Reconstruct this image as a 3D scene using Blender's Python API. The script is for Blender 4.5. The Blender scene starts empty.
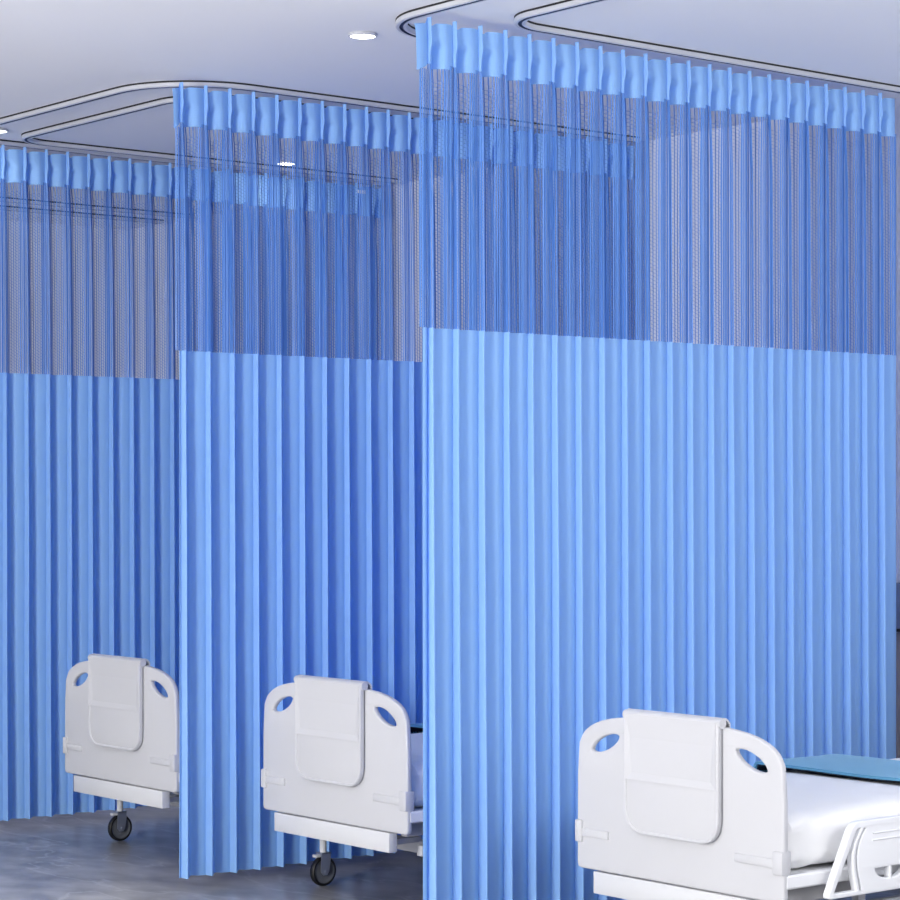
import bpy, bmesh, math, random
from mathutils import Vector, Matrix, noise
random.seed(7)
S = bpy.context.scene
COL = S.collection
R = math.radians

# ---------------------------------------------------------------- camera
TH = 0.6832
CAM_H = 1.378
cam_d = bpy.data.cameras.new('camera')
cam = bpy.data.objects.new('camera', cam_d)
COL.objects.link(cam)
cam.location = (0, 0, CAM_H)
cam.rotation_euler = (R(90), 0, -TH)
cam_d.sensor_width = 36
cam_d.lens = 2310 / 900 * 36
cam_d.shift_y = 47.1 / 900
cam_d.clip_end = 60
S.camera = cam

# ---------------------------------------------------------------- world, lights, exposure
w = bpy.data.worlds.new('world')
S.world = w
w.use_nodes = True
w.node_tree.nodes['Background'].inputs[0].default_value = (0.96, 0.97, 1.0, 1)
w.node_tree.nodes['Background'].inputs[1].default_value = 0.22

def area(name, loc, target, sx, sy, power, color):
    d = bpy.data.lights.new(name, 'AREA')
    d.shape = 'RECTANGLE'; d.size = sx; d.size_y = sy
    d.energy = power; d.color = color
    o = bpy.data.objects.new(name, d)
    COL.objects.link(o)
    o.location = loc
    o.rotation_euler = (Vector(target) - Vector(loc)).to_track_quat('-Z', 'Y').to_euler()
    return o
area('assumed_side_light', (-3.4, 3.0, 1.9), (4.6, 5.9, 1.3), 1.8, 1.8, 470, (1.0, 0.98, 0.95))  # assumed unseen light added on the aisle side; no window is built there
aisle_fill = area('added_aisle_fill', (0.9, 3.2, 2.82), (0.9, 3.2, 0), 3.8, 9.0, 640, (1.0, 0.99, 0.98))  # added unseen fill; its bounce off the floor lifts the ceiling
aisle_fill.data.spread = R(84)
area('added_near_bay_fill', (4.9, 0.6, 2.3), (5.6, 5.3, 1.3), 2.4, 1.6, 76, (1.0, 1.0, 1.0))  # added unseen fill that brightens the nearest curtain and mattress

S.view_settings.view_transform = 'Standard'
S.view_settings.look = 'None'
S.view_settings.exposure = 0.0
S.view_settings.gamma = 1.0
S.view_settings.use_curve_mapping = False
try:
    S.cycles.transparent_max_bounces = 16
    S.cycles.max_bounces = 10
    S.cycles.diffuse_bounces = 6
except Exception:
    pass

# ---------------------------------------------------------------- materials
def mat(name, color, rough=0.5, metal=0.0, spec=0.5, sheen=0.0, emit=None, es=0.0, trans=None):
    m = bpy.data.materials.new(name)
    m.use_nodes = True
    b = m.node_tree.nodes['Principled BSDF']
    b.inputs['Base Color'].default_value = (*color, 1)
    b.inputs['Roughness'].default_value = rough
    b.inputs['Metallic'].default_value = metal
    b.inputs['Specular IOR Level'].default_value = spec
    if sheen:
        b.inputs['Sheen Weight'].default_value = sheen
        b.inputs['Sheen Roughness'].default_value = 0.4
    if emit:
        b.inputs['Emission Color'].default_value = (*emit, 1)
        b.inputs['Emission Strength'].default_value = es
    if trans:
        nt = m.node_tree
        t = nt.nodes.new('ShaderNodeBsdfTranslucent')
        t.inputs['Color'].default_value = (*trans[0], 1)
        mx = nt.nodes.new('ShaderNodeMixShader')
        mx.inputs[0].default_value = trans[1]
        out = nt.nodes['Material Output']
        nt.links.new(b.outputs[0], mx.inputs[1])
        nt.links.new(t.outputs[0], mx.inputs[2])
        nt.links.new(mx.outputs[0], out.inputs[0])
    return m

def add_bump(m, scale, strength, dist=0.002, detail=4, stretch=(1, 1, 1)):
    nt = m.node_tree
    b = nt.nodes['Principled BSDF']
    tc = nt.nodes.new('ShaderNodeTexCoord')
    mp = nt.nodes.new('ShaderNodeMapping'); mp.inputs['Scale'].default_value = stretch
    n = nt.nodes.new('ShaderNodeTexNoise')
    n.inputs['Scale'].default_value = scale; n.inputs['Detail'].default_value = detail
    bp = nt.nodes.new('ShaderNodeBump')
    bp.inputs['Strength'].default_value = strength; bp.inputs['Distance'].default_value = dist
    nt.links.new(tc.outputs['Object'], mp.inputs[0])
    nt.links.new(mp.outputs[0], n.inputs['Vector'])
    nt.links.new(n.outputs['Fac'], bp.inputs['Height'])
    nt.links.new(bp.outputs[0], b.inputs['Normal'])
    return m

def add_vary(m, c1, c2, scale, detail=5, stretch=(1, 1, 1), lo=0.35, hi=0.65, dist=0.0):
    nt = m.node_tree
    b = nt.nodes['Principled BSDF']
    tc = nt.nodes.new('ShaderNodeTexCoord')
    mp = nt.nodes.new('ShaderNodeMapping'); mp.inputs['Scale'].default_value = stretch
    n = nt.nodes.new('ShaderNodeTexNoise')
    n.inputs['Scale'].default_value = scale; n.inputs['Detail'].default_value = detail
    n.inputs['Distortion'].default_value = dist
    cr = nt.nodes.new('ShaderNodeValToRGB')
    cr.color_ramp.elements[0].position = lo; cr.color_ramp.elements[0].color = (*c1, 1)
    cr.color_ramp.elements[1].position = hi; cr.color_ramp.elements[1].color = (*c2, 1)
    nt.links.new(tc.outputs['Object'], mp.inputs[0])
    nt.links.new(mp.outputs[0], n.inputs['Vector'])
    nt.links.new(n.outputs['Fac'], cr.inputs[0])
    nt.links.new(cr.outputs[0], b.inputs['Base Color'])
    return m

M_ceil = add_bump(mat('ceiling_paint', (0.80, 0.81, 0.84), 0.9, spec=0.2), 60, 0.1)
M_wall = add_bump(mat('wall_paint', (0.64, 0.67, 0.77), 0.85, spec=0.2), 80, 0.1)
M_floor = mat('polished_concrete', (0.3, 0.3, 0.32), 0.32, spec=0.5)
M_cloth = add_bump(mat('curtain_cloth', (0.345, 0.61, 0.95), 0.55, spec=0.25, sheen=0.0, trans=((0.02, 0.20, 0.97), 0.30)), 900, 0.15, 0.0004)
M_net = mat('curtain_net', (0.085, 0.225, 0.60), 0.5, spec=0.4)
M_rail = mat('rail_enamel', (0.52, 0.53, 0.57), 0.3)
M_slot = mat('rail_slot', (0.03, 0.05, 0.12), 0.5)
M_railshade = mat('rail_contact_shade', (0.012, 0.012, 0.015), 0.7)  # contact shadow at the ceiling, painted black along the rail top
M_plastic = add_bump(mat('white_moulded_plastic', (0.575, 0.58, 0.605), 0.38, spec=0.4), 500, 0.05, 0.0005)
M_steel = mat('white_enamel_steel', (0.66, 0.67, 0.69), 0.3)
M_deck = mat('bright_white_enamel', (0.84, 0.85, 0.87), 0.35)
M_greysteel = mat('grey_steel', (0.36, 0.36, 0.37), 0.45)
M_chrome = mat('zinc_plated_steel', (0.38, 0.42, 0.50), 0.3, metal=0.7)
M_rubber = mat('black_rubber', (0.006, 0.006, 0.007), 0.5)
M_hub = mat('grey_wheel_hub', (0.11, 0.12, 0.14), 0.5)
M_sheet = add_bump(mat('white_cotton', (0.92, 0.92, 0.92), 0.9, spec=0.1, sheen=0.1), 300, 0.1, 0.0006)
M_blanket = add_bump(mat('teal_blanket_cloth', (0.155, 0.42, 0.62), 0.85, spec=0.15, sheen=0.2), 350, 0.25, 0.001)
M_hemshade = mat('blanket_hem_shade', (0.010, 0.014, 0.03), 0.9)  # near-black colour painting the shade under the blanket edge
M_lampface = mat('lamp_diffuser', (1, 1, 1), 0.4, emit=(1.0, 0.98, 0.95), es=6)
M_panel = mat('service_panel_grey', (0.20, 0.24, 0.33), 0.5)
M_brown = mat('wainscot_taupe', (0.30, 0.27, 0.27), 0.7)
M_black = mat('black_trim', (0.01, 0.01, 0.01), 0.5)

def floor_nodes(m):
    nt = m.node_tree
    b = nt.nodes['Principled BSDF']
    tc = nt.nodes.new('ShaderNodeTexCoord')
    def nz(scale, stretch, detail, dist):
        mp = nt.nodes.new('ShaderNodeMapping'); mp.inputs['Scale'].default_value = stretch
        mp.inputs['Rotation'].default_value = (0, 0, R(38))
        n = nt.nodes.new('ShaderNodeTexNoise'); n.inputs['Scale'].default_value = scale
        n.inputs['Detail'].default_value = detail; n.inputs['Distortion'].default_value = dist
        nt.links.new(tc.outputs['Object'], mp.inputs[0]); nt.links.new(mp.outputs[0], n.inputs['Vector'])
        return n
    n1 = nz(1.6, (1, 1, 1), 4, 0.0)
    n2 = nz(6.0, (1.2, 0.8, 1), 4, 0.0)
    mixn = nt.nodes.new('ShaderNodeMath'); mixn.operation = 'MULTIPLY_ADD'; mixn.inputs[1].default_value = 0.55
    half = nt.nodes.new('ShaderNodeMath'); half.operation = 'MULTIPLY'; half.inputs[1].default_value = 0.22
    nt.links.new(n1.outputs['Fac'], half.inputs[0])
    nt.links.new(n2.outputs['Fac'], mixn.inputs[0]); nt.links.new(half.outputs[0], mixn.inputs[2])
    cr = nt.nodes.new('ShaderNodeValToRGB')
    cr.color_ramp.elements[0].position = 0.30; cr.color_ramp.elements[0].color = (0.19, 0.188, 0.20, 1)
    cr.color_ramp.elements[1].position = 0.72; cr.color_ramp.elements[1].color = (0.56, 0.55, 0.56, 1)
    nt.links.new(mixn.outputs[0], cr.inputs[0])
    nt.links.new(cr.outputs[0], b.inputs['Base Color'])
    # thin pale veins in the concrete
    mp = nt.nodes.new('ShaderNodeMapping'); mp.inputs['Scale'].default_value = (1.3, 0.55, 1); mp.inputs['Rotation'].default_value = (0, 0, R(38))
    n3 = nt.nodes.new('ShaderNodeTexNoise'); n3.inputs['Scale'].default_value = 2.2; n3.inputs['Detail'].default_value = 5; n3.inputs['Distortion'].default_value = 0.4
    nt.links.new(tc.outputs['Object'], mp.inputs[0]); nt.links.new(mp.outputs[0], n3.inputs['Vector'])
    vr = nt.nodes.new('ShaderNodeValToRGB')
    e = vr.color_ramp.elements
    e[0].position = 0.485; e[0].color = (0, 0, 0, 1); e[1].position = 0.515; e[1].color = (0, 0, 0, 1)
    m_ = e.new(0.5); m_.color = (1, 1, 1, 1)
    nt.links.new(n3.outputs['Fac'], vr.inputs[0])
    sc_ = nt.nodes.new('ShaderNodeMath'); sc_.operation = 'MULTIPLY'; sc_.inputs[1].default_value = 0.4
    nt.links.new(vr.outputs[0], sc_.inputs[0])
    mx = nt.nodes.new('ShaderNodeMixRGB'); mx.inputs[2].default_value = (0.55, 0.55, 0.56, 1)
    nt.links.new(sc_.outputs[0], mx.inputs[0]); nt.links.new(cr.outputs[0], mx.inputs[1])
    nt.links.new(mx.outputs[0], b.inputs['Base Color'])
floor_nodes(M_floor)

# ---------------------------------------------------------------- helpers
def link_mesh(name, me, mats, parent=None, loc=None):
    o = bpy.data.objects.new(name, me)
    for m in (mats if isinstance(mats, (list, tuple)) else [mats]):
        me.materials.append(m)
    COL.objects.link(o)
    if parent: o.parent = parent
    if loc: o.location = loc
    return o

def obj(name, bm, mats, parent=None, smooth=False, loc=None):
    me = bpy.data.meshes.new(name)
    bmesh.ops.recalc_face_normals(bm, faces=bm.faces)
    if smooth:
        for f in bm.faces: f.smooth = True
        for e in bm.edges:
            if len(e.link_faces) == 2 and e.calc_face_angle(0) > R(38): e.smooth = False
    bm.to_mesh(me); bm.free()
    return link_mesh(name, me, mats, parent, loc)

def empty(name, loc=(0, 0, 0)):
    o = bpy.data.objects.new(name, None)
    COL.objects.link(o); o.location = loc
    o.empty_display_size = 0.1
    return o

def tag(o, label=None, cat=None, group=None, kind=None):
    if label: o['label'] = label
    if cat: o['category'] = cat
    if group: o['group'] = group
    if kind: o['kind'] = kind
    return o

def add_box(bm, x0, x1, y0, y1, z0, z1, bev=0.0, seg=2, mi=0):
    r = bmesh.ops.create_cube(bm, size=1)
    vs = r['verts']
    for v in vs:
        v.co = Vector((x0 + (v.co.x + .5) * (x1 - x0), y0 + (v.co.y + .5) * (y1 - y0), z0 + (v.co.z + .5) * (z1 - z0)))
    fs = set(f for v in vs for f in v.link_faces)
    for f in fs: f.material_index = mi
    if bev > 0:
        es = list(set(e for v in vs for e in v.link_edges))
        bmesh.ops.bevel(bm, geom=es, offset=bev, segments=seg, profile=0.5, affect='EDGES')

def box(name, x0, x1, y0, y1, z0, z1, m, parent=None, bev=0.0, seg=2):
    bm = bmesh.new(); add_box(bm, x0, x1, y0, y1, z0, z1, bev, seg)
    return obj(name, bm, m, parent, smooth=bev > 0)

def add_tube(bm, pts, rad, n=12, closed=False, mi=0):
    pts = [Vector(p) for p in pts]
    rings = []
    N = len(pts)
    prev = None
    for i, p in enumerate(pts):
        a = pts[(i - 1) % N] if (closed or i > 0) else pts[i]
        b = pts[(i + 1) % N] if (closed or i < N - 1) else pts[i]
        t = (b - a).normalized()
        up = Vector((0, 0, 1)) if abs(t.z) < 0.95 else Vector((1, 0, 0))
        if prev is not None:
            u = (prev - t * prev.dot(t))
            u = u.normalized() if u.length > 1e-6 else t.cross(up).normalized()
        else:
            u = t.cross(up).normalized()
        prev = u
        v = t.cross(u)
        rings.append([bm.verts.new(p + (u * math.cos(2 * math.pi * k / n) + v * math.sin(2 * math.pi * k / n)) * rad) for k in range(n)])
    for i in range(N if closed else N - 1):
        r0, r1 = rings[i], rings[(i + 1) % N]
        for k in range(n):
            f = bm.faces.new((r0[k], r0[(k + 1) % n], r1[(k + 1) % n], r1[k])); f.material_index = mi
    if not closed:
        bm.faces.new(rings[0]).material_index = mi
        bm.faces.new(rings[-1][::-1]).material_index = mi

def catmull(pts, n=6, closed=False):
    P = [Vector(p) for p in pts]
    out = []
    N = len(P)
    for i in range(N if closed else N - 1):
        p0 = P[(i - 1) % N] if (closed or i > 0) else P[0]
        p1 = P[i]; p2 = P[(i + 1) % N]
        p3 = P[(i + 2) % N] if (closed or i < N - 2) else P[-1]
        for k in range(n):
            t = k / n
            out.append(0.5 * ((2 * p1) + (-p0 + p2) * t + (2 * p0 - 5 * p1 + 4 * p2 - p3) * t * t + (-p0 + 3 * p1 - 3 * p2 + p3) * t ** 3))
    if not closed: out.append(P[-1])
    return out

def round_poly(pts, rads, n=6):
    """polygon corners rounded by an arc-like curve; returns 2D points"""
    out = []
    N = len(pts)
    for i in range(N):
        p = Vector(pts[i]); a = Vector(pts[i - 1]); b = Vector(pts[(i + 1) % N])
        r = rads[i] if isinstance(rads, (list, tuple)) else rads
        if r <= 0: out.append(p); continue
        da = (a - p); db = (b - p)
        ra = min(r, da.length * .49); rb = min(r, db.length * .49)
        s = p + da.normalized() * ra; e = p + db.normalized() * rb
        for k in range(n + 1):
            t = k / n
            out.append(s * (1 - t) ** 2 + p * 2 * t * (1 - t) + e * t * t)
    return out

def plate_mesh(name, loops, thick, bevel, to3d):
    """flat plate with holes: loops[0] outer, rest holes; local 2D -> 3D by to3d(u, v, t)"""
    cu = bpy.data.curves.new(name, 'CURVE')
    cu.dimensions = '2D'; cu.fill_mode = 'BOTH'
    cu.extrude = thick / 2 - bevel; cu.bevel_depth = bevel; cu.bevel_resolution = 3
    cu.offset = -bevel
    for lp in loops:
        sp = cu.splines.new('POLY')
        sp.points.add(len(lp) - 1)
        for i, p in enumerate(lp): sp.points[i].co = (p[0], p[1], 0, 1)
        sp.use_cyclic_u = True
    o = bpy.data.objects.new(name, cu)
    COL.objects.link(o)
    dg = bpy.context.evaluated_depsgraph_get()
    me = bpy.data.meshes.new_from_object(o.evaluated_get(dg))
    bpy.data.objects.remove(o); bpy.data.curves.remove(cu)
    me.materials.clear()
    bm = bmesh.new(); bm.from_mesh(me)
    for v in bm.verts: v.co = Vector(to3d(v.co.x, v.co.y, v.co.z))
    bmesh.ops.remove_doubles(bm, verts=bm.verts, dist=1e-5)
    bmesh.ops.recalc_face_normals(bm, faces=bm.faces)
    for f in bm.faces: f.smooth = True
    for e in bm.edges:
        if len(e.link_faces) == 2 and e.calc_face_angle(0) > R(35): e.smooth = False
    bm.to_mesh(me); bm.free()
    return me

def copy_tree(o, parent=None):
    c = o.copy(); COL.objects.link(c)
    if parent is not None: c.parent = parent
    for ch in list(o.children): copy_tree(ch, c)
    return c

# ---------------------------------------------------------------- room
CEIL = 2.864
WX = 6.72       # head wall
WY = 11.1       # far wall
bm = bmesh.new(); add_box(bm, -5, WX + 0.2, -5, WY + 0.2, -0.1, 0)
tag(obj('floor', bm, M_floor), kind='structure')
bm = bmesh.new(); add_box(bm, -5, WX + 0.2, -5, WY + 0.2, CEIL, CEIL + 0.1)
tag(obj('ceiling', bm, M_ceil), kind='structure')
bm = bmesh.new(); add_box(bm, WX, WX + 0.2, -5, WY + 0.2, 0, CEIL)
tag(obj('wall_head', bm, M_wall), kind='structure')
bm = bmesh.new(); add_box(bm, -5, WX, WY, WY + 0.2, 0, CEIL)
tag(obj('wall_far', bm, M_wall), kind='structure')
bm = bmesh.new(); add_box(bm, WX - 0.02, WX, 3.2, 5.66, 0.10, 0.875)
tag(obj('trim_1', bm, M_brown), kind='structure')
bm = bmesh.new(); add_box(bm, WX - 0.015, WX, -5, WY, 0, 0.10)
tag(obj('baseboard_head', bm, M_brown), kind='structure')

# ---------------------------------------------------------------- ceiling tracks
def sweep(path, prof, mis, closed=False):
    """prof: list of (offset, z) open chain; mis: material index per segment"""
    bm = bmesh.new()
    rows = []
    N = len(path)
    for i, p in enumerate(path):
        p = Vector(p)
        a = Vector(path[max(i - 1, 0)]); b = Vector(path[min(i + 1, N - 1)])
        t = (b - a).normalized(); nrm = Vector((-t.y, t.x))
        rows.append([bm.verts.new((p.x + nrm.x * o, p.y + nrm.y * o, z)) for o, z in prof])
    K = len(prof)
    for i in range(N - 1):
        for k in range(K):
            f = bm.faces.new((rows[i][k], rows[i][(k + 1) % K], rows[i + 1][(k + 1) % K], rows[i + 1][k]))
            f.material_index = mis[k]
            f.smooth = False
    bm.faces.new(rows[0]); bm.faces.new(rows[-1])
    return bm

def track(label, x_foot, y_near, y_far, r1=0.26, r2=0.26):
    # U-shaped: from the head wall along y_near, across the foot end, back along y_far
    c = [(WX - 0.1, y_near), (x_foot, y_near), (x_foot, y_far), (WX - 0.1, y_far)]
    path = [Vector(c[0])]
    for i, r in ((1, r1), (2, r2)):
        p = Vector(c[i]); a = (Vector(c[i - 1]) - p).normalized(); b = (Vector(c[i + 1]) - p).normalized()
        cen = p + a * r + b * r
        for k in range(15):
            t = math.pi / 2 * k / 14
            path.append(cen - b * r * math.cos(t) - a * r * math.sin(t))
    path.append(Vector(c[3]))
    hw = 0.018; zt = CEIL; zb = CEIL - 0.021
    prof = [(-hw, zt), (-hw, zt - .0065), (-hw, zt - .0065), (-hw, zb + .003), (-hw + .003, zb), (-0.006, zb), (-0.006, zb + .008),
            (0.006, zb + .008), (0.006, zb), (hw - .003, zb), (hw, zb + .003), (hw, zt - .0065), (hw, zt - .0065), (hw, zt)]
    mis = [2, 2, 0, 0, 0, 1, 1, 1, 0, 0, 0, 2, 2, 2]
    o = obj('curtain_track', sweep(path, prof, mis), [M_rail, M_slot, M_railshade])
    tag(o, label, 'curtain track', 'U-shaped curtain tracks on the ceiling')
    return o
track('outer white U-shaped ceiling track above the middle and leftmost blue curtains', 4.362, 6.912, 8.635, .34)
track('inner smaller U-shaped ceiling track nested inside the loop between the middle and leftmost curtains', 4.612, 7.13, 8.53, .24, .16)
track('outer U-shaped ceiling track curving round behind the top corner of the nearest curtain', 4.372, 3.6, 5.78, .26, .26)
track('inner U-shaped ceiling track running just above the header of the nearest curtain', 4.646, 3.8, 5.462, .15, .15)
track('farthest ceiling track, seen through the netting of the leftmost curtain', 4.375, 10.28, 10.58, .12, .12)

# ---------------------------------------------------------------- downlights
def downlight(x, y, label):
    t = empty('ceiling_downlight', (x, y, CEIL))
    tag(t, label, 'ceiling light', 'round ceiling downlights')
    bm = bmesh.new()
    prof = [(0.044, 0), (0.047, -0.003), (0.047, -0.008), (0.043, -0.011), (0.040, -0.0095), (0.040, 0)]
    n = 40
    rings = [[bm.verts.new((r * math.cos(2 * math.pi * k / n), r * math.sin(2 * math.pi * k / n), z)) for k in range(n)] for r, z in prof]
    for i in range(len(prof) - 1):
        for k in range(n):
            bm.faces.new((rings[i][k], rings[i][(k + 1) % n], rings[i + 1][(k + 1) % n], rings[i + 1][k]))
    obj('trim_ring', bm, M_rail, t, smooth=True)
    bm = bmesh.new()
    ring = [[bm.verts.new((r * math.cos(2 * math.pi * k / n), r * math.sin(2 * math.pi * k / n), z)) for k in range(n)] for r, z in [(0.040, -0.009), (0.03, -0.011), (0.012, -0.012)]]
    for i in range(2):
        for k in range(n):
            bm.faces.new((ring[i][k], ring[i][(k + 1) % n], ring[i + 1][(k + 1) % n], ring[i + 1][k]))
    bm.faces.new(ring[2])
    obj('diffuser', bm, M_lampface, t, smooth=True)
    d = bpy.data.lights.new('downlight_beam', 'AREA'); d.shape = 'DISK'; d.size = .07; d.energy = 0.8; d.color = (1, .97, .93)
    lo = bpy.data.objects.new('downlight_beam', d); COL.objects.link(lo); lo.parent = t; lo.location = (0, 0, -.016)
    return t
downlight(4.459, 5.921, 'lit round downlight on the open ceiling beside the nearest curtain track')
downlight(4.47, 8.39, 'lit round downlight at the left edge of the photo above the leftmost curtain')
downlight(5.90, 8.40, 'small lit downlight seen through the netting of the middle curtain')

# ---------------------------------------------------------------- curtains
Z_TOP, Z_HB, Z_NET, Z_BOT = 2.837, 2.696, 1.893, 0.04
def lerp(a, b, t): return a + (b - a) * t
def piece(x, tab):
    if x <= tab[0][0]: return tab[0][1]
    for (x0, y0), (x1, y1) in zip(tab, tab[1:]):
        if x <= x1:
            t = (x - x0) / (x1 - x0); t = t * t * (3 - 2 * t)
            return lerp(y0, y1, t)
    return tab[-1][1]

def fin_depth(z):
    if z > Z_HB:
        h = (Z_TOP - z) / (Z_TOP - Z_HB)
        return piece(h, [(0, .013), (.35, .015), (.5, .0175), (.8, .009), (1, .007)])
    if z > Z_NET: return piece((Z_HB - z) / (Z_HB - Z_NET), [(0, .010), (.3, .019), (1, .023)])
    return piece((Z_NET - z) / (Z_NET - Z_BOT), [(0, .024), (.5, .030), (1, .038)])

def pocket(z):
    if z > Z_HB:
        h = (Z_TOP - z) / (Z_TOP - Z_HB)
        return piece(h, [(0, .004), (.4, .006), (.62, .026), (1, .026)])
    if z > Z_NET: return piece((Z_HB - z) / (Z_HB - Z_NET), [(0, .026), (.3, .010), (1, .008)])
    return piece((Z_NET - z) / (Z_NET - Z_BOT), [(0, .008), (1, .010)])

NS = 22
def profile(z, amp):
    """one pleat, pitch 0.1: list of (x, y, sharp) with y negative towards the viewer's side"""
    # amp 1: panel bulges and falls back before the next fin; amp > 1: panel swells steadily up to the fin
    ye = -.010 * min(1.0, max(0.0, (Z_HB - z) / .45)) if amp > 1 else 0.0
    fd = fin_depth(z) - ye * .9; g = pocket(z)
    pts = [(0, ye)]
    pk = 0.004
    pts += [(pk * .5, lerp(ye, -fd, .5)), (pk * .85, lerp(ye, -fd, .88)), (pk * 1.15, -fd), (pk * 1.6, -fd * .97)]
    rx = pk * 1.6 + (fd * .97 + g) * .80
    pts += [(lerp(pk * 1.6, rx, .5), lerp(-fd * .97, g, .5)), (lerp(pk * 1.6, rx, .88), lerp(-fd * .97, g, .9)), (rx, g)]
    if amp > 1 and z < Z_HB:
        q = ye / -.010
        ctrl = [(rx, g), (lerp(rx, .1, .16), g * lerp(.4, .8, q)), (lerp(rx, .1, .36), lerp(-.006, -.004, q)), (lerp(rx, .1, .58), -.0095), (lerp(rx, .1, .82), lerp(-.005, -.0115, q)), (.1, ye)]
    else:
        ctrl = [(rx, g), (lerp(rx, .1, .14), g * .4), (lerp(rx, .1, .36), -.006), (lerp(rx, .1, .58), -.0095), (lerp(rx, .1, .84), -.005), (.1, 0)]
    c = catmull([Vector((a, b)) for a, b in ctrl], 3)[1:-1]
    pts += [(v.x, v.y) for v in c]
    return pts

def curtain_columns(x0, pitch, x_end, lead):
    """list of (kind, pleat, idx) column references shared by all rows"""
    n_p = len(profile(2.0, 1))
    cols = []
    # leading hem: a short flat panel before the first fin
    for k in range(5): cols.append(('L', 0, k))
    for k in range(len(pitch)):
        for i in range(n_p): cols.append(('P', k, i))
    return cols, n_p

def col_pos(c, z, x0, pitch, y0, amp, lead, prof):
    kind, k, i = c
    sc = ((pitch[k + 1] if k + 1 < len(pitch) else pitch[k] + .1) - pitch[k]) / .1
    if kind == 'L':
        t = i / 5
        return (x0 - lead * (1 - t), y0 - .012 * (1 - t) - .006 * math.sin(math.pi * t))
    px, py = prof[i]
    return (pitch[k] + px * sc, y0 + py)

def sheet(name, zs, x0, pitch, x_end, y0, amp, lead, parent, m, wobble=0.0, header=False, seed=0):
    bm = bmesh.new()
    cols, n_p = curtain_columns(x0, pitch, x_end, lead)
    rows = []
    for zi, z in enumerate(zs):
        prof = profile(z, amp)
        row = []
        for c in cols:
            x, y = col_pos(c, z, x0, pitch, y0, amp, lead if not header else lead * piece((Z_TOP - z) / .138, [(0, 1.35), (.5, 1.15), (1, 1.1)]), prof)
            x = min(x, x_end)
            zz = z
            if header and zi < 3 and c[0] == 'L': zz = z - (.018 + .010 * (1 - c[2] / 5)) * (1, .6, .25)[zi]
            if header and zi > 9 and c[0] == 'L': zz = z - .022 * (.33, .66, 1)[zi - 10] * (1.2 - .2 * c[2])
            if header and zi < 3 and c[0] == 'P':
                i = c[2]
                s = i / n_p
                drop = 0.0
                if 5 <= i: drop = piece(s, [(.2, .022), (.38, .021), (.5, .014), (.9, .012), (1, .014)])
                zz = z - drop * (1, .6, .25)[zi]
            if header and zi > 9 and c[0] == 'P' and c[2] >= 5:
                zz = z - .010 * (.33, .66, 1)[zi - 10]
            if wobble and zi > 0:
                y += noise.noise(Vector((x * 2.3, z * .8, seed))) * wobble
                x2 = x + noise.noise(Vector((x * 1.7 + 5, z * .9, seed + 3))) * wobble * .5
                x = x2
            row.append(bm.verts.new((x, y, zz)))
        rows.append(row)
    sharp = [i for i, c in enumerate(cols) if c[0] == 'P' and c[2] == 0]
    for a, b in zip(rows, rows[1:]):
        for i in range(len(cols) - 1):
            if abs(a[i].co.x - a[i + 1].co.x) < 1e-7 and abs(a[i].co.y - a[i + 1].co.y) < 1e-4: continue
            f = bm.faces.new((a[i], a[i + 1], b[i + 1], b[i])); f.smooth = True
    bm.verts.ensure_lookup_table()
    for a, b in zip(rows, rows[1:]):
        for i in sharp:
            e = bm.edges.get((a[i], b[i]))
            if e: e.smooth = False
    me = bpy.data.meshes.new(name)
    loose = [v for v in bm.verts if not v.link_faces]
    bmesh.ops.delete(bm, geom=loose, context='VERTS')
    bm.to_mesh(me); bm.free()
    return link_mesh(name, me, m, parent)

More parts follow.
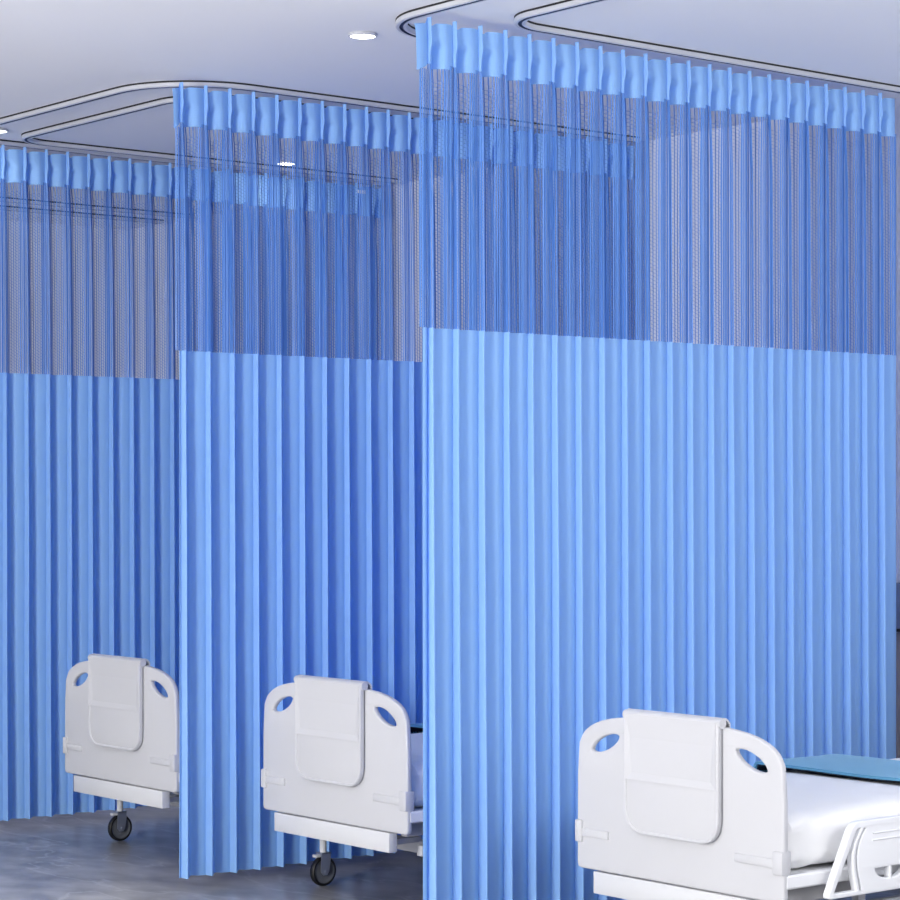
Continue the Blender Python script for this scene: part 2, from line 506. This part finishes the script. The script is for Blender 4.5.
def netting(x0, pitch, x_end, y0, amp, lead, parent, seed, dense):
    """woven net: flat strands joined by small cross threads, following the pleats"""
    bm = bmesh.new()
    zs = [Z_HB + .002 - (Z_HB - Z_NET + .002) * t for t in (0, .06, .14, .25, .4, .7, 1)]
    cols, n_p = curtain_columns(x0, pitch, x_end, lead)
    profs = [profile(z, amp) for z in zs]
    lines = []
    for z, pr in zip(zs, profs):
        L = [Vector(col_pos(c, z, x0, pitch, y0, amp, lead, pr)) for c in cols]
        L = [Vector((min(p.x, x_end), p.y)) for p in L]
        lines.append(L)
    ref = lines[4]
    cum = [0.0]
    for a, b in zip(ref, ref[1:]): cum.append(cum[-1] + (b - a).length)
    def at(zi, s):
        lo = 0; hi = len(cum) - 1
        while hi - lo > 1:
            mid = (lo + hi) // 2
            if cum[mid] <= s: lo = mid
            else: hi = mid
        d = cum[hi] - cum[lo]
        t = 0 if d < 1e-9 else (s - cum[lo]) / d
        return lines[zi][lo].lerp(lines[zi][hi], t)
    def at_z(z, s):
        for zi in range(len(zs) - 1):
            if z >= zs[zi + 1]:
                t = (zs[zi] - z) / (zs[zi] - zs[zi + 1])
                return at(zi, s).lerp(at(zi + 1, s), t)
        return at(len(zs) - 1, s)
    total = cum[-1]
    rnd = random.Random(seed)
    # strands sit close together where the net is gathered into the fold, wide apart on the open face
    strands = []
    for k in range(-1, len(pitch)):
        i0 = 5 + k * n_p if k >= 0 else 0
        i1 = min(5 + (k + 1) * n_p, len(cols) - 1)
        if k < 0:
            c0, c1 = 0.0, cum[5]; s_ = c0 + .002
            while s_ < c1 - .006: strands.append((s_, .0062, .020)); s_ += .0098
            continue
        fd0 = fin_depth(2.2);
        f0 = cum[i0]; f1 = cum[i0 + 7]; e = cum[i1]
        s_ = f0 + .0005
        while s_ < f1: strands.append((s_, .0058, 0)); s_ += .0085
        openw = (e - f1) * (1 - dense)
        m = max(3, round(openw / .0098))
        for q in range(m): strands.append((f1 + openw * (q + .25) / m, .0027, .012))
        s_ = f1 + openw
        while s_ < e - .004: strands.append((s_, .0066, .012 if s_ < e - fd0 else 0)); s_ += .0088
    strands = [q for q in strands if q[0] + q[1] < total]
    for j, (s, W, dz) in enumerate(strands):
        prev = None
        tw = rnd.uniform(-.0012, .0022)
        for zi, z in enumerate(zs):
            a = at(zi, s); b = at(zi, s + W)
            if zi == 0: z = z - dz
            cur = (bm.verts.new((a.x, a.y, z)), bm.verts.new(((a.x + b.x) / 2, (a.y + b.y) / 2 - .0012 - tw, z)), bm.verts.new((b.x, b.y + tw, z)))
            if prev:
                bm.faces.new((prev[0], prev[1], cur[1], cur[0])); bm.faces.new((prev[1], prev[2], cur[2], cur[1]))
            prev = cur
        if j + 1 < len(strands):
            s1 = s + W; s2 = strands[j + 1][0]
            if s2 - s1 < .003: continue
            zc = Z_HB - .045 - .006 * (j % 2)
            while zc > Z_NET + .004:
                a = at_z(zc, s1); b = at_z(zc, s2)
                bm.faces.new([bm.verts.new(q) for q in ((a.x, a.y, zc), (b.x, b.y, zc - .0030), (b.x, b.y, zc - .0044), (a.x, a.y, zc - .0014))])
                zc -= .0125
    me = bpy.data.meshes.new('netting')
    bm.to_mesh(me); bm.free()
    return link_mesh('netting', me, M_net, parent)

def curtain(label, pitch, x_end, y0, seed, lead, dense, body_lead, amp=1.0):
    x0 = pitch[0]
    t = empty('hospital_curtain', (x0, y0, 0))
    tag(t, label, 'curtain', 'pleated blue cubicle curtains')
    off = Matrix.Translation((-x0, -y0, 0))
    hz = [Z_TOP - (Z_TOP - Z_HB) * k / 12 for k in range(13)]
    a = sheet('header_band', hz, x0, pitch, x_end - .012, y0, amp, lead, t, M_cloth, header=True, seed=seed)
    b = netting(x0, pitch, x_end, y0, amp, lead * .92, t, seed, dense)
    bz = [Z_NET - (Z_NET - Z_BOT) * k / 16 for k in range(17)]
    c = sheet('drape', bz, x0, pitch, x_end, y0, amp, body_lead, t, M_cloth, wobble=.003, seed=seed)
    for o in (a, b, c): o.data.transform(off)
    return t
curtain('nearest blue pleated curtain, large on the right behind the closest bed', 
        [4.3819, 4.4817, 4.5841, 4.686, 4.7855, 4.8868, 4.9881, 5.0903, 5.1903, 5.292, 5.3973, 5.4912, 5.591, 5.6875, 5.7855, 5.8835, 5.9801, 6.0766, 6.1745, 6.2745, 6.3717, 6.4649], 6.563, 5.493, 1, .046, .58, .027)
curtain('middle blue pleated curtain hanging behind the second bed', 
        [4.3920 + .1019 * k for k in range(22)], 6.600, 6.902, 2, .030, .46, .009, 1.1)
far_curtain = curtain('leftmost blue pleated curtain, farthest back behind the third bed', 
        [4.3980 + .1015 * k for k in range(22)], 6.587, 8.596, 3, .034, .32, .012, 1.1)

bm = bmesh.new(); add_box(bm, 6.413 - 4.4005, 6.465 - 4.4005, -.040, -.038, 2.784, 2.800)  # small white patch in front of the far header
o = obj('white_mark', bm, M_sheet, far_curtain); tag(o, 'small white mark')

# ---------------------------------------------------------------- beds
XF = 4.60
def ellipse(cu, cv, a, b, ang, n=28):
    # lens-like: sharper ends
    out = []
    for k in range(n):
        t = 2 * math.pi * k / n
        x = a * math.cos(t); y = b * math.copysign(abs(math.sin(t)) ** 1.25, math.sin(t))
        out.append((cu + x * math.cos(ang) - y * math.sin(ang), cv + x * math.sin(ang) + y * math.cos(ang)))
    return out

def end_board(parent, name, x, facing, tall=0.0):
    half = [(0, .748), (.10, .747), (.206, .742), (.29, .730), (.345, .712), (.382, .688), (.403, .655)]
    right = [Vector((a, b + tall)) for a, b in catmull([Vector((0, a, b)) for a, b in half], 5) and [(v.y, v.z) for v in catmull([Vector((0, a, b)) for a, b in half], 5)]]
    low = [(.410, .56 + tall), (.411, .30)]
    cor = [(.407, .289), (.396, .285)]
    pts = [(p.x, p.y) for p in right] + low + cor
    outline = pts + [(-a, b) for a, b in reversed(pts[1:])]
    loops = [outline]
    for s in (-1, 1):
        loops.append(ellipse(s * .291, .661 + tall, .063, .0200, -s * R(22)))
    me = plate_mesh(name, loops, .020, .006, lambda u, v, t: (x + t, u, v))
    return link_mesh(name, me, M_plastic, parent)

def build_bed():
    t = empty('hospital_bed', (XF, 0, 0))
    # ---- footboard (front face at x = 0)
    fb = end_board(t, 'footboard', .010, -1)
    # moulded rims round the grip holes
    # hanging tray panel with rolled top
    W = .187
    out = [(-W, .757), (W, .757)] + [(p.x, p.y) for p in round_poly([(W, .6), (W, .417), (-W, .417), (-W, .6)], [0, .075, .075, 0], 10)]
    me = plate_mesh('chart_tray', [out], .014, .003, lambda u, v, q: (-.012 + q, u, v))
    tray = link_mesh('chart_tray', me, M_plastic, t)
    # rim tube of the tray
    bm = bmesh.new()
    rim = [(-.0185, W - .004, .757)] + [(-.0185, p.x, p.y) for p in round_poly([(W - .004, .7), (W - .004, .421), (-W + .004, .421), (-W + .004, .7)], [0, .072, .072, 0], 10)] + [(-.0185, -W + .004, .757)]
    add_tube(bm, rim, .0052, 8)
    obj('rim', bm, M_plastic, tray, smooth=True)
    # upper flap with bevelled recess
    bm = bmesh.new()
    prof_o = [(-W + .007, .570), (W - .007, .570), (W - .007, .757), (-W + .007, .757)]
    prof_i = [(-W + .030, .590), (W - .030, .590), (W - .022, .690), (-W + .022, .690)]
    vo = [bm.verts.new((-.0235, a, b)) for a, b in prof_o]
    vi = [bm.verts.new((-.0195, a, b)) for a, b in prof_i]
    vb = [bm.verts.new((-.018, a, b)) for a, b in prof_o]
    for k in range(4):
        bm.faces.new((vo[k], vo[(k + 1) % 4], vi[(k + 1) % 4], vi[k]))
        bm.faces.new((vb[k], vb[(k + 1) % 4], vo[(k + 1) % 4], vo[k]))
    bm.faces.new(vi); bm.faces.new(vb)
    obj('flap', bm, M_plastic, tray)
    # roll hooked over the board
    bm = bmesh.new()
    n = 20
    path = []
    for k in range(n + 1):
        a = math.pi * 1.02 * k / n
        path.append((-.003 - .0165 * math.cos(a) + .0, .752 + .0155 * math.sin(a)))
    path.append((.0275 - .014, .715))
    xs = [(-.0215, .748)] + [(lerp(-.0215, .026, k / n), .752 + .0175 * math.sin(math.pi * k / n)) for k in range(1, n)] + [(.028, .715)]
    inner = [(.022, .717)] + [(lerp(.0215, -.014, k / n), .7495 + .0125 * math.sin(math.pi * k / n)) for k in range(n + 1)] + [(-.014, .748)]
    prof = xs + inner
    rr = [[bm.verts.new((a, y, b)) for a, b in prof] for y in (-W - .004, W + .004)]
    K = len(prof)
    for k in range(K):
        bm.faces.new((rr[0][k], rr[0][(k + 1) % K], rr[1][(k + 1) % K], rr[1][k]))
    bm.faces.new(rr[0]); bm.faces.new(rr[1][::-1])
    add_tube(bm, [(-.008, -W - .006, .7535), (-.008, W + .006, .7535)], .0135, 20)
    obj('hook', bm, M_plastic, tray, smooth=True)
    # corner clips with straps
    for s, inn, o0, o1 in ((1, .274, .384, .413), (-1, .232, .376, .411)):
        bm = bmesh.new()
        y0, y1 = sorted((s * o0, s * o1))
        add_box(bm, -.008, .030, y0, y1, .362, .427, .004)
        y0, y1 = sorted((s * (o0 + .004), s * inn))
        add_box(bm, -.0055, .004, y0, y1, .380, .404, .0025)
        obj('corner_clip', bm, M_plastic, t, smooth=True)
    # cross beam under the board
    box('cross_beam', .000, .034, -.314, .340, .217, .2815, M_steel, t, .002)
    # ---- deck frame with rounded corners
    bm = bmesh.new()
    for s in (-1, 1):
        pts = [(.03, s * .30, .342), (.045, s * .36, .342), (.09, s * .392, .342), (.16, s * .398, .342), (1.9, s * .398, .342)]
        sm = catmull(pts, 6)
        # rectangular side rail swept
        rows = []
        for i, p in enumerate(sm):
            a = sm[max(i - 1, 0)]; b = sm[min(i + 1, len(sm) - 1)]
            d = (b - a).normalized(); nn = Vector((-d.y, d.x, 0))
            rows.append([bm.verts.new(p + nn * o + Vector((0, 0, z))) for o, z in ((-.016, -.014), (-.011, -.019), (.011, -.019), (.016, -.014), (.016, .014), (.011, .019), (-.011, .019), (-.016, .014))])
        for r0, r1 in zip(rows, rows[1:]):
            for k in range(8): bm.faces.new((r0[k], r0[(k + 1) % 8], r1[(k + 1) % 8], r1[k]))
        bm.faces.new(rows[0]); bm.faces.new(rows[-1])
    add_box(bm, .02, .05, -.32, .32, .323, .361, .003)
    add_box(bm, .06, 1.9, -.385, .385, .338, .356)
    obj('deck_frame', bm, M_deck, t, smooth=True)
    # ---- grey under-bed beams
    bm = bmesh.new()
    for s in (-1, 1): add_box(bm, .04, 1.9, s * .34 - .015, s * .34 + .015, .270, .312, .003)
    obj('lower_beam', bm, M_greysteel, t, smooth=True)
    bm = bmesh.new()
    for s in (-1, 1):
        add_box(bm, .16, 1.86, s * .27 - .014, s * .27 + .014, .186, .222, .003)
        for xx in (.45, 1.5): add_box(bm, xx, xx + .03, s * .27 - .012, s * .27 + .012, .222, .272)
    for xx in (.205, 1.83): add_box(bm, xx, xx + .034, -.385, .385, .184, .226, .004)
    for s in (-1, 1): add_box(bm, .015, .215, s * .2 - .012, s * .2 + .012, .222, .240)
    obj('base_frame', bm, M_steel, t, smooth=True)
    # ---- casters
    first = None
    for xx in (.22, 1.85):
        for s in (-1, 1):
            if first is None:
                c = build_caster(t); first = c
            else:
                c = copy_tree(first, t)
            c.location = (xx, s * .354, 0)
    # ---- headboard
    hb = end_board(t, 'headboard', 1.985, 1, .02)
    box('head_beam', 1.945, 1.985, -.33, .33, .20, .30, M_steel, t, .002)
    # ---- side guards
    for s in (-1, 1):
        g = build_guard(t); g.location = (0, s * .447, 0)
    # ---- mattress
    build_mattress(t)
    return t

def build_caster(parent):
    c = bmesh.new()
    # fork
    for s in (-1, 1):
        pts = [(-.021, .052), (-.011, .040), (.006, .040), (.014, .052), (.021, .096), (.020, .118), (-.019, .118)]
        rows = [[c.verts.new((a, s * .016 + d, b)) for a, b in pts] for d in (-.0015, .0015)]
        K = len(pts)
        for k in range(K): c.faces.new((rows[0][k], rows[0][(k + 1) % K], rows[1][(k + 1) % K], rows[1][k]))
        c.faces.new(rows[0]); c.faces.new(rows[1][::-1])
    add_box(c, -.020, .021, -.0175, .0175, .114, .120, .001)
    add_tube(c, [(0, -.022, .053), (0, .022, .053)], .006, 12)
    fork = obj('caster', c, M_chrome, parent, smooth=True)
    c = bmesh.new(); add_tube(c, [(.0, 0, .118), (.0, 0, .200)], .0125, 16)
    obj('stem', c, M_steel, fork, smooth=True)
    # brake tab
    c = bmesh.new(); add_box(c, -.040, -.016, -.010, .010, .104, .114, .002)
    obj('brake_tab', c, M_steel, fork, smooth=True)
    # wheel: tyre
    def lathe(prof, n=40, mats=M_rubber, name='tyre', off=0.053):
        b = bmesh.new()
        rings = [[b.verts.new((r * math.cos(2 * math.pi * k / n), y, off + r * math.sin(2 * math.pi * k / n))) for k in range(n)] for r, y in prof]
        for i in range(len(prof)):
            j = (i + 1) % len(prof)
            for k in range(n): b.faces.new((rings[i][k], rings[i][(k + 1) % n], rings[j][(k + 1) % n], rings[j][k]))
        return obj(name, b, mats, fork, smooth=True)
    lathe([(.043, -.010), (.049, -.011), (.0525, -.007), (.053, 0), (.0525, .007), (.049, .011), (.043, .010)])
    lathe([(.004, -.0095), (.012, -.0105), (.014, -.0075), (.036, -.006), (.0435, -.009), (.0435, .009), (.036, .006), (.014, .0075), (.012, .0105), (.004, .0095)], mats=M_hub, name='wheel_hub')
    return fork

def build_guard(parent):
    out = round_poly([(.118, .290), (.226, .492), (.864, .492), (.972, .290)], [.022, .030, .030, .022], 8)
    loops = [[(p.x, p.y) for p in out]]
    for f in (lambda a: a, lambda a: 1.09 - a):
        # gap between the slanted strut and the curved panel edge
        left = [(.148, .304), (.243, .470), (.256, .474)]
        curve = [(.258, .470), (.236, .440), (.223, .405), (.224, .365), (.234, .325), (.240, .304)]
        lp = round_poly(left + curve, [.008, .004, .003, .002, 0, 0, 0, 0, .003], 4)
        loops.append([(f(p.x), p.y) for p in lp])
        o = catmull([Vector((a, b, 0)) for a, b in [(.272, .472), (.250, .440), (.238, .405), (.239, .365), (.249, .325), (.254, .302)]], 4)
        i_ = [Vector((q.x + .006, q.y - (.002 if k < 2 else 0), 0)) for k, q in enumerate(o)]
        loops.append([(f(q.x), q.y) for q in o + i_[::-1]])
        # half-disc cut-outs either side of a small post
        for s in (-1, 1):
            c = []
            for k in range(9):
                a = math.pi / 2 * k / 8
                c.append((.382 + s * (.005 + .060 * math.cos(a)), .357 - .031 * math.sin(a)))
            c.append((.382 + s * .005, .357))
            loops.append([(f(q[0]), q[1]) for q in c])
    me = plate_mesh('side_guard', loops, .022, .004, lambda u, v, q: (u, q, v))
    g = link_mesh('side_guard', me, M_deck, parent)
    bm = bmesh.new()
    for z in (.455, .436):
        for yy in (-.0115, .0115):
            add_tube(bm, [(.306, yy, z), (.784, yy, z)], .0028, 6)
    obj('moulding', bm, M_deck, g, smooth=True)
    # hinge arms to the frame
    bm = bmesh.new()
    return g

def build_mattress(parent):
    bm = bmesh.new()
    nx, ny = 90, 40
    x0, x1, hy, z0, z1 = .040, 1.95, .385, .357, .522
    # superellipse-like cross-section rows along x
    ring = []
    for i in range(nx + 1):
        u = i / nx
        x = lerp(x0, x1, u)
        ed = min(x - x0, x1 - x)
        k = 1.0 if ed > .035 else math.sqrt(max(0, 1 - (1 - ed / .035) ** 2))
        row = []
        m = 64
        for j in range(m):
            a = 2 * math.pi * j / m
            ca, sa = math.cos(a), math.sin(a)
            e = .22
            y = hy * math.copysign(abs(ca) ** e, ca)
            zz = (z1 - z0) / 2 * math.copysign(abs(sa) ** .45, sa)
            y *= (1 - .05 * (1 - k)); zz *= (1 - .28 * (1 - k))
            p = Vector((x, y, (z0 + z1) / 2 + zz))
            nrm = Vector((0, ca, sa))
            fold = 0
            d1 = noise.noise(Vector((x * 5, y * 6, zz * 18)))
            d2 = noise.noise(Vector((x * 14 + 3, y * 14, zz * 40)))
            # tucked pleats near the foot corner
            cw = math.exp(-((x - x0 - .06) / .11) ** 2)
            fold = cw * (.011 * math.sin(x * 95 + zz * 70 + y * 18) * (.5 + .5 * math.copysign(1, -1)) + .008 * math.sin(x * 60 - zz * 90))
            # soft horizontal top-edge ripple
            top = math.exp(-((zz - .055) / .02) ** 2)
            p += nrm * (d1 * .005 + d2 * .002 + (.0035 * math.sin(x * 38 + d1 * 5) * top) + fold * .5)
            if p.z < z0: p.z = z0
            row.append(bm.verts.new(p))
        ring.append(row)
    for r0, r1 in zip(ring, ring[1:]):
        for j in range(64): bm.faces.new((r0[j], r0[(j + 1) % 64], r1[(j + 1) % 64], r1[j]))
    bm.faces.new(ring[0]); bm.faces.new(ring[-1])
    o = obj('mattress', bm, M_sheet, parent, smooth=True)
    tag(o, 'mattress under a white fitted sheet')
    return o

bed1 = build_bed()
bed_pos = [(4.646, 'nearest white hospital bed at the lower right, with a visible side guard'),
           (6.280, 'middle white hospital bed between the nearest and middle curtains'),
           (7.664, 'farthest white hospital bed, partly hidden behind the middle curtain at left')]
for i, (y, lab) in enumerate(bed_pos):
    b = bed1 if i == 0 else copy_tree(bed1)
    b.location = (XF, y, 0)
    tag(b, lab, 'bed', 'white hospital beds in a row')

def build_blanket():
    t = empty('blanket', (XF, 0, 0))
    def layer(name, off, m, x0, x1, yo, th):
        bm = bmesh.new()
        path = []
        hy = .397 + yo
        zt = .5225 + off
        path += [(-hy, .500 + off * .2)]
        for k in range(7):
            a = math.pi * (1 - .5 * k / 6)
            path.append((-hy + .022 + .022 * math.cos(a), zt - .022 + .022 * math.sin(a)))
        for k in range(1, 20): path.append((lerp(-hy + .022, hy - .022, k / 20), zt))
        for k in range(7):
            a = math.pi * (.5 - .5 * k / 6)
            path.append((hy - .022 + .022 * math.cos(a), zt - .022 + .022 * math.sin(a)))
        path.append((hy, .500 + off * .2))
        nx = 14
        rows = []
        for i in range(nx + 1):
            x = lerp(x0, x1, i / nx)
            row = []
            for j, (y, z) in enumerate(path):
                d = noise.noise(Vector((x * 4, y * 4, 1.3))) * .006 + noise.noise(Vector((x * 11, y * 9, 4))) * .002
                row.append(bm.verts.new((x, y, z + max(d, -.001) + .0015)))
            rows.append(row)
        for r0, r1 in zip(rows, rows[1:]):
            for k in range(len(path) - 1): bm.faces.new((r0[k], r0[k + 1], r1[k + 1], r1[k]))
        bmesh.ops.recalc_face_normals(bm, faces=bm.faces)
        r = bmesh.ops.solidify(bm, geom=bm.faces[:], thickness=th)
        return obj(name, bm, m, t, smooth=True)
    layer('cover', .020, M_blanket, .745, 1.11, .008, .009)
    layer('hem_shade', .010, M_hemshade, .752, 1.10, .003, .004)  # thin dark layer added as the shadow line below the cover
    return t
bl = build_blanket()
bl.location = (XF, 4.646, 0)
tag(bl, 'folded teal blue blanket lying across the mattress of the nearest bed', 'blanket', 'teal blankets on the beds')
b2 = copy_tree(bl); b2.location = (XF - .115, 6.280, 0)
tag(b2, 'teal blue blanket on the middle bed, a sliver showing beside its footboard', 'blanket', 'teal blankets on the beds')

# ---------------------------------------------------------------- wall service panel at the right edge
t = empty('wall_service_panel', (WX, 4.6, .88))
tag(t, 'grey blue wall panel with a black lower edge at the right border behind the nearest curtain', 'wall panel')
box('panel_body', -.05, 0, -1.2, 1.04, .012, .18, M_panel, t, .004)
box('lower_edge', -.052, 0, -1.2, 1.04, 0, .011, M_black, t)
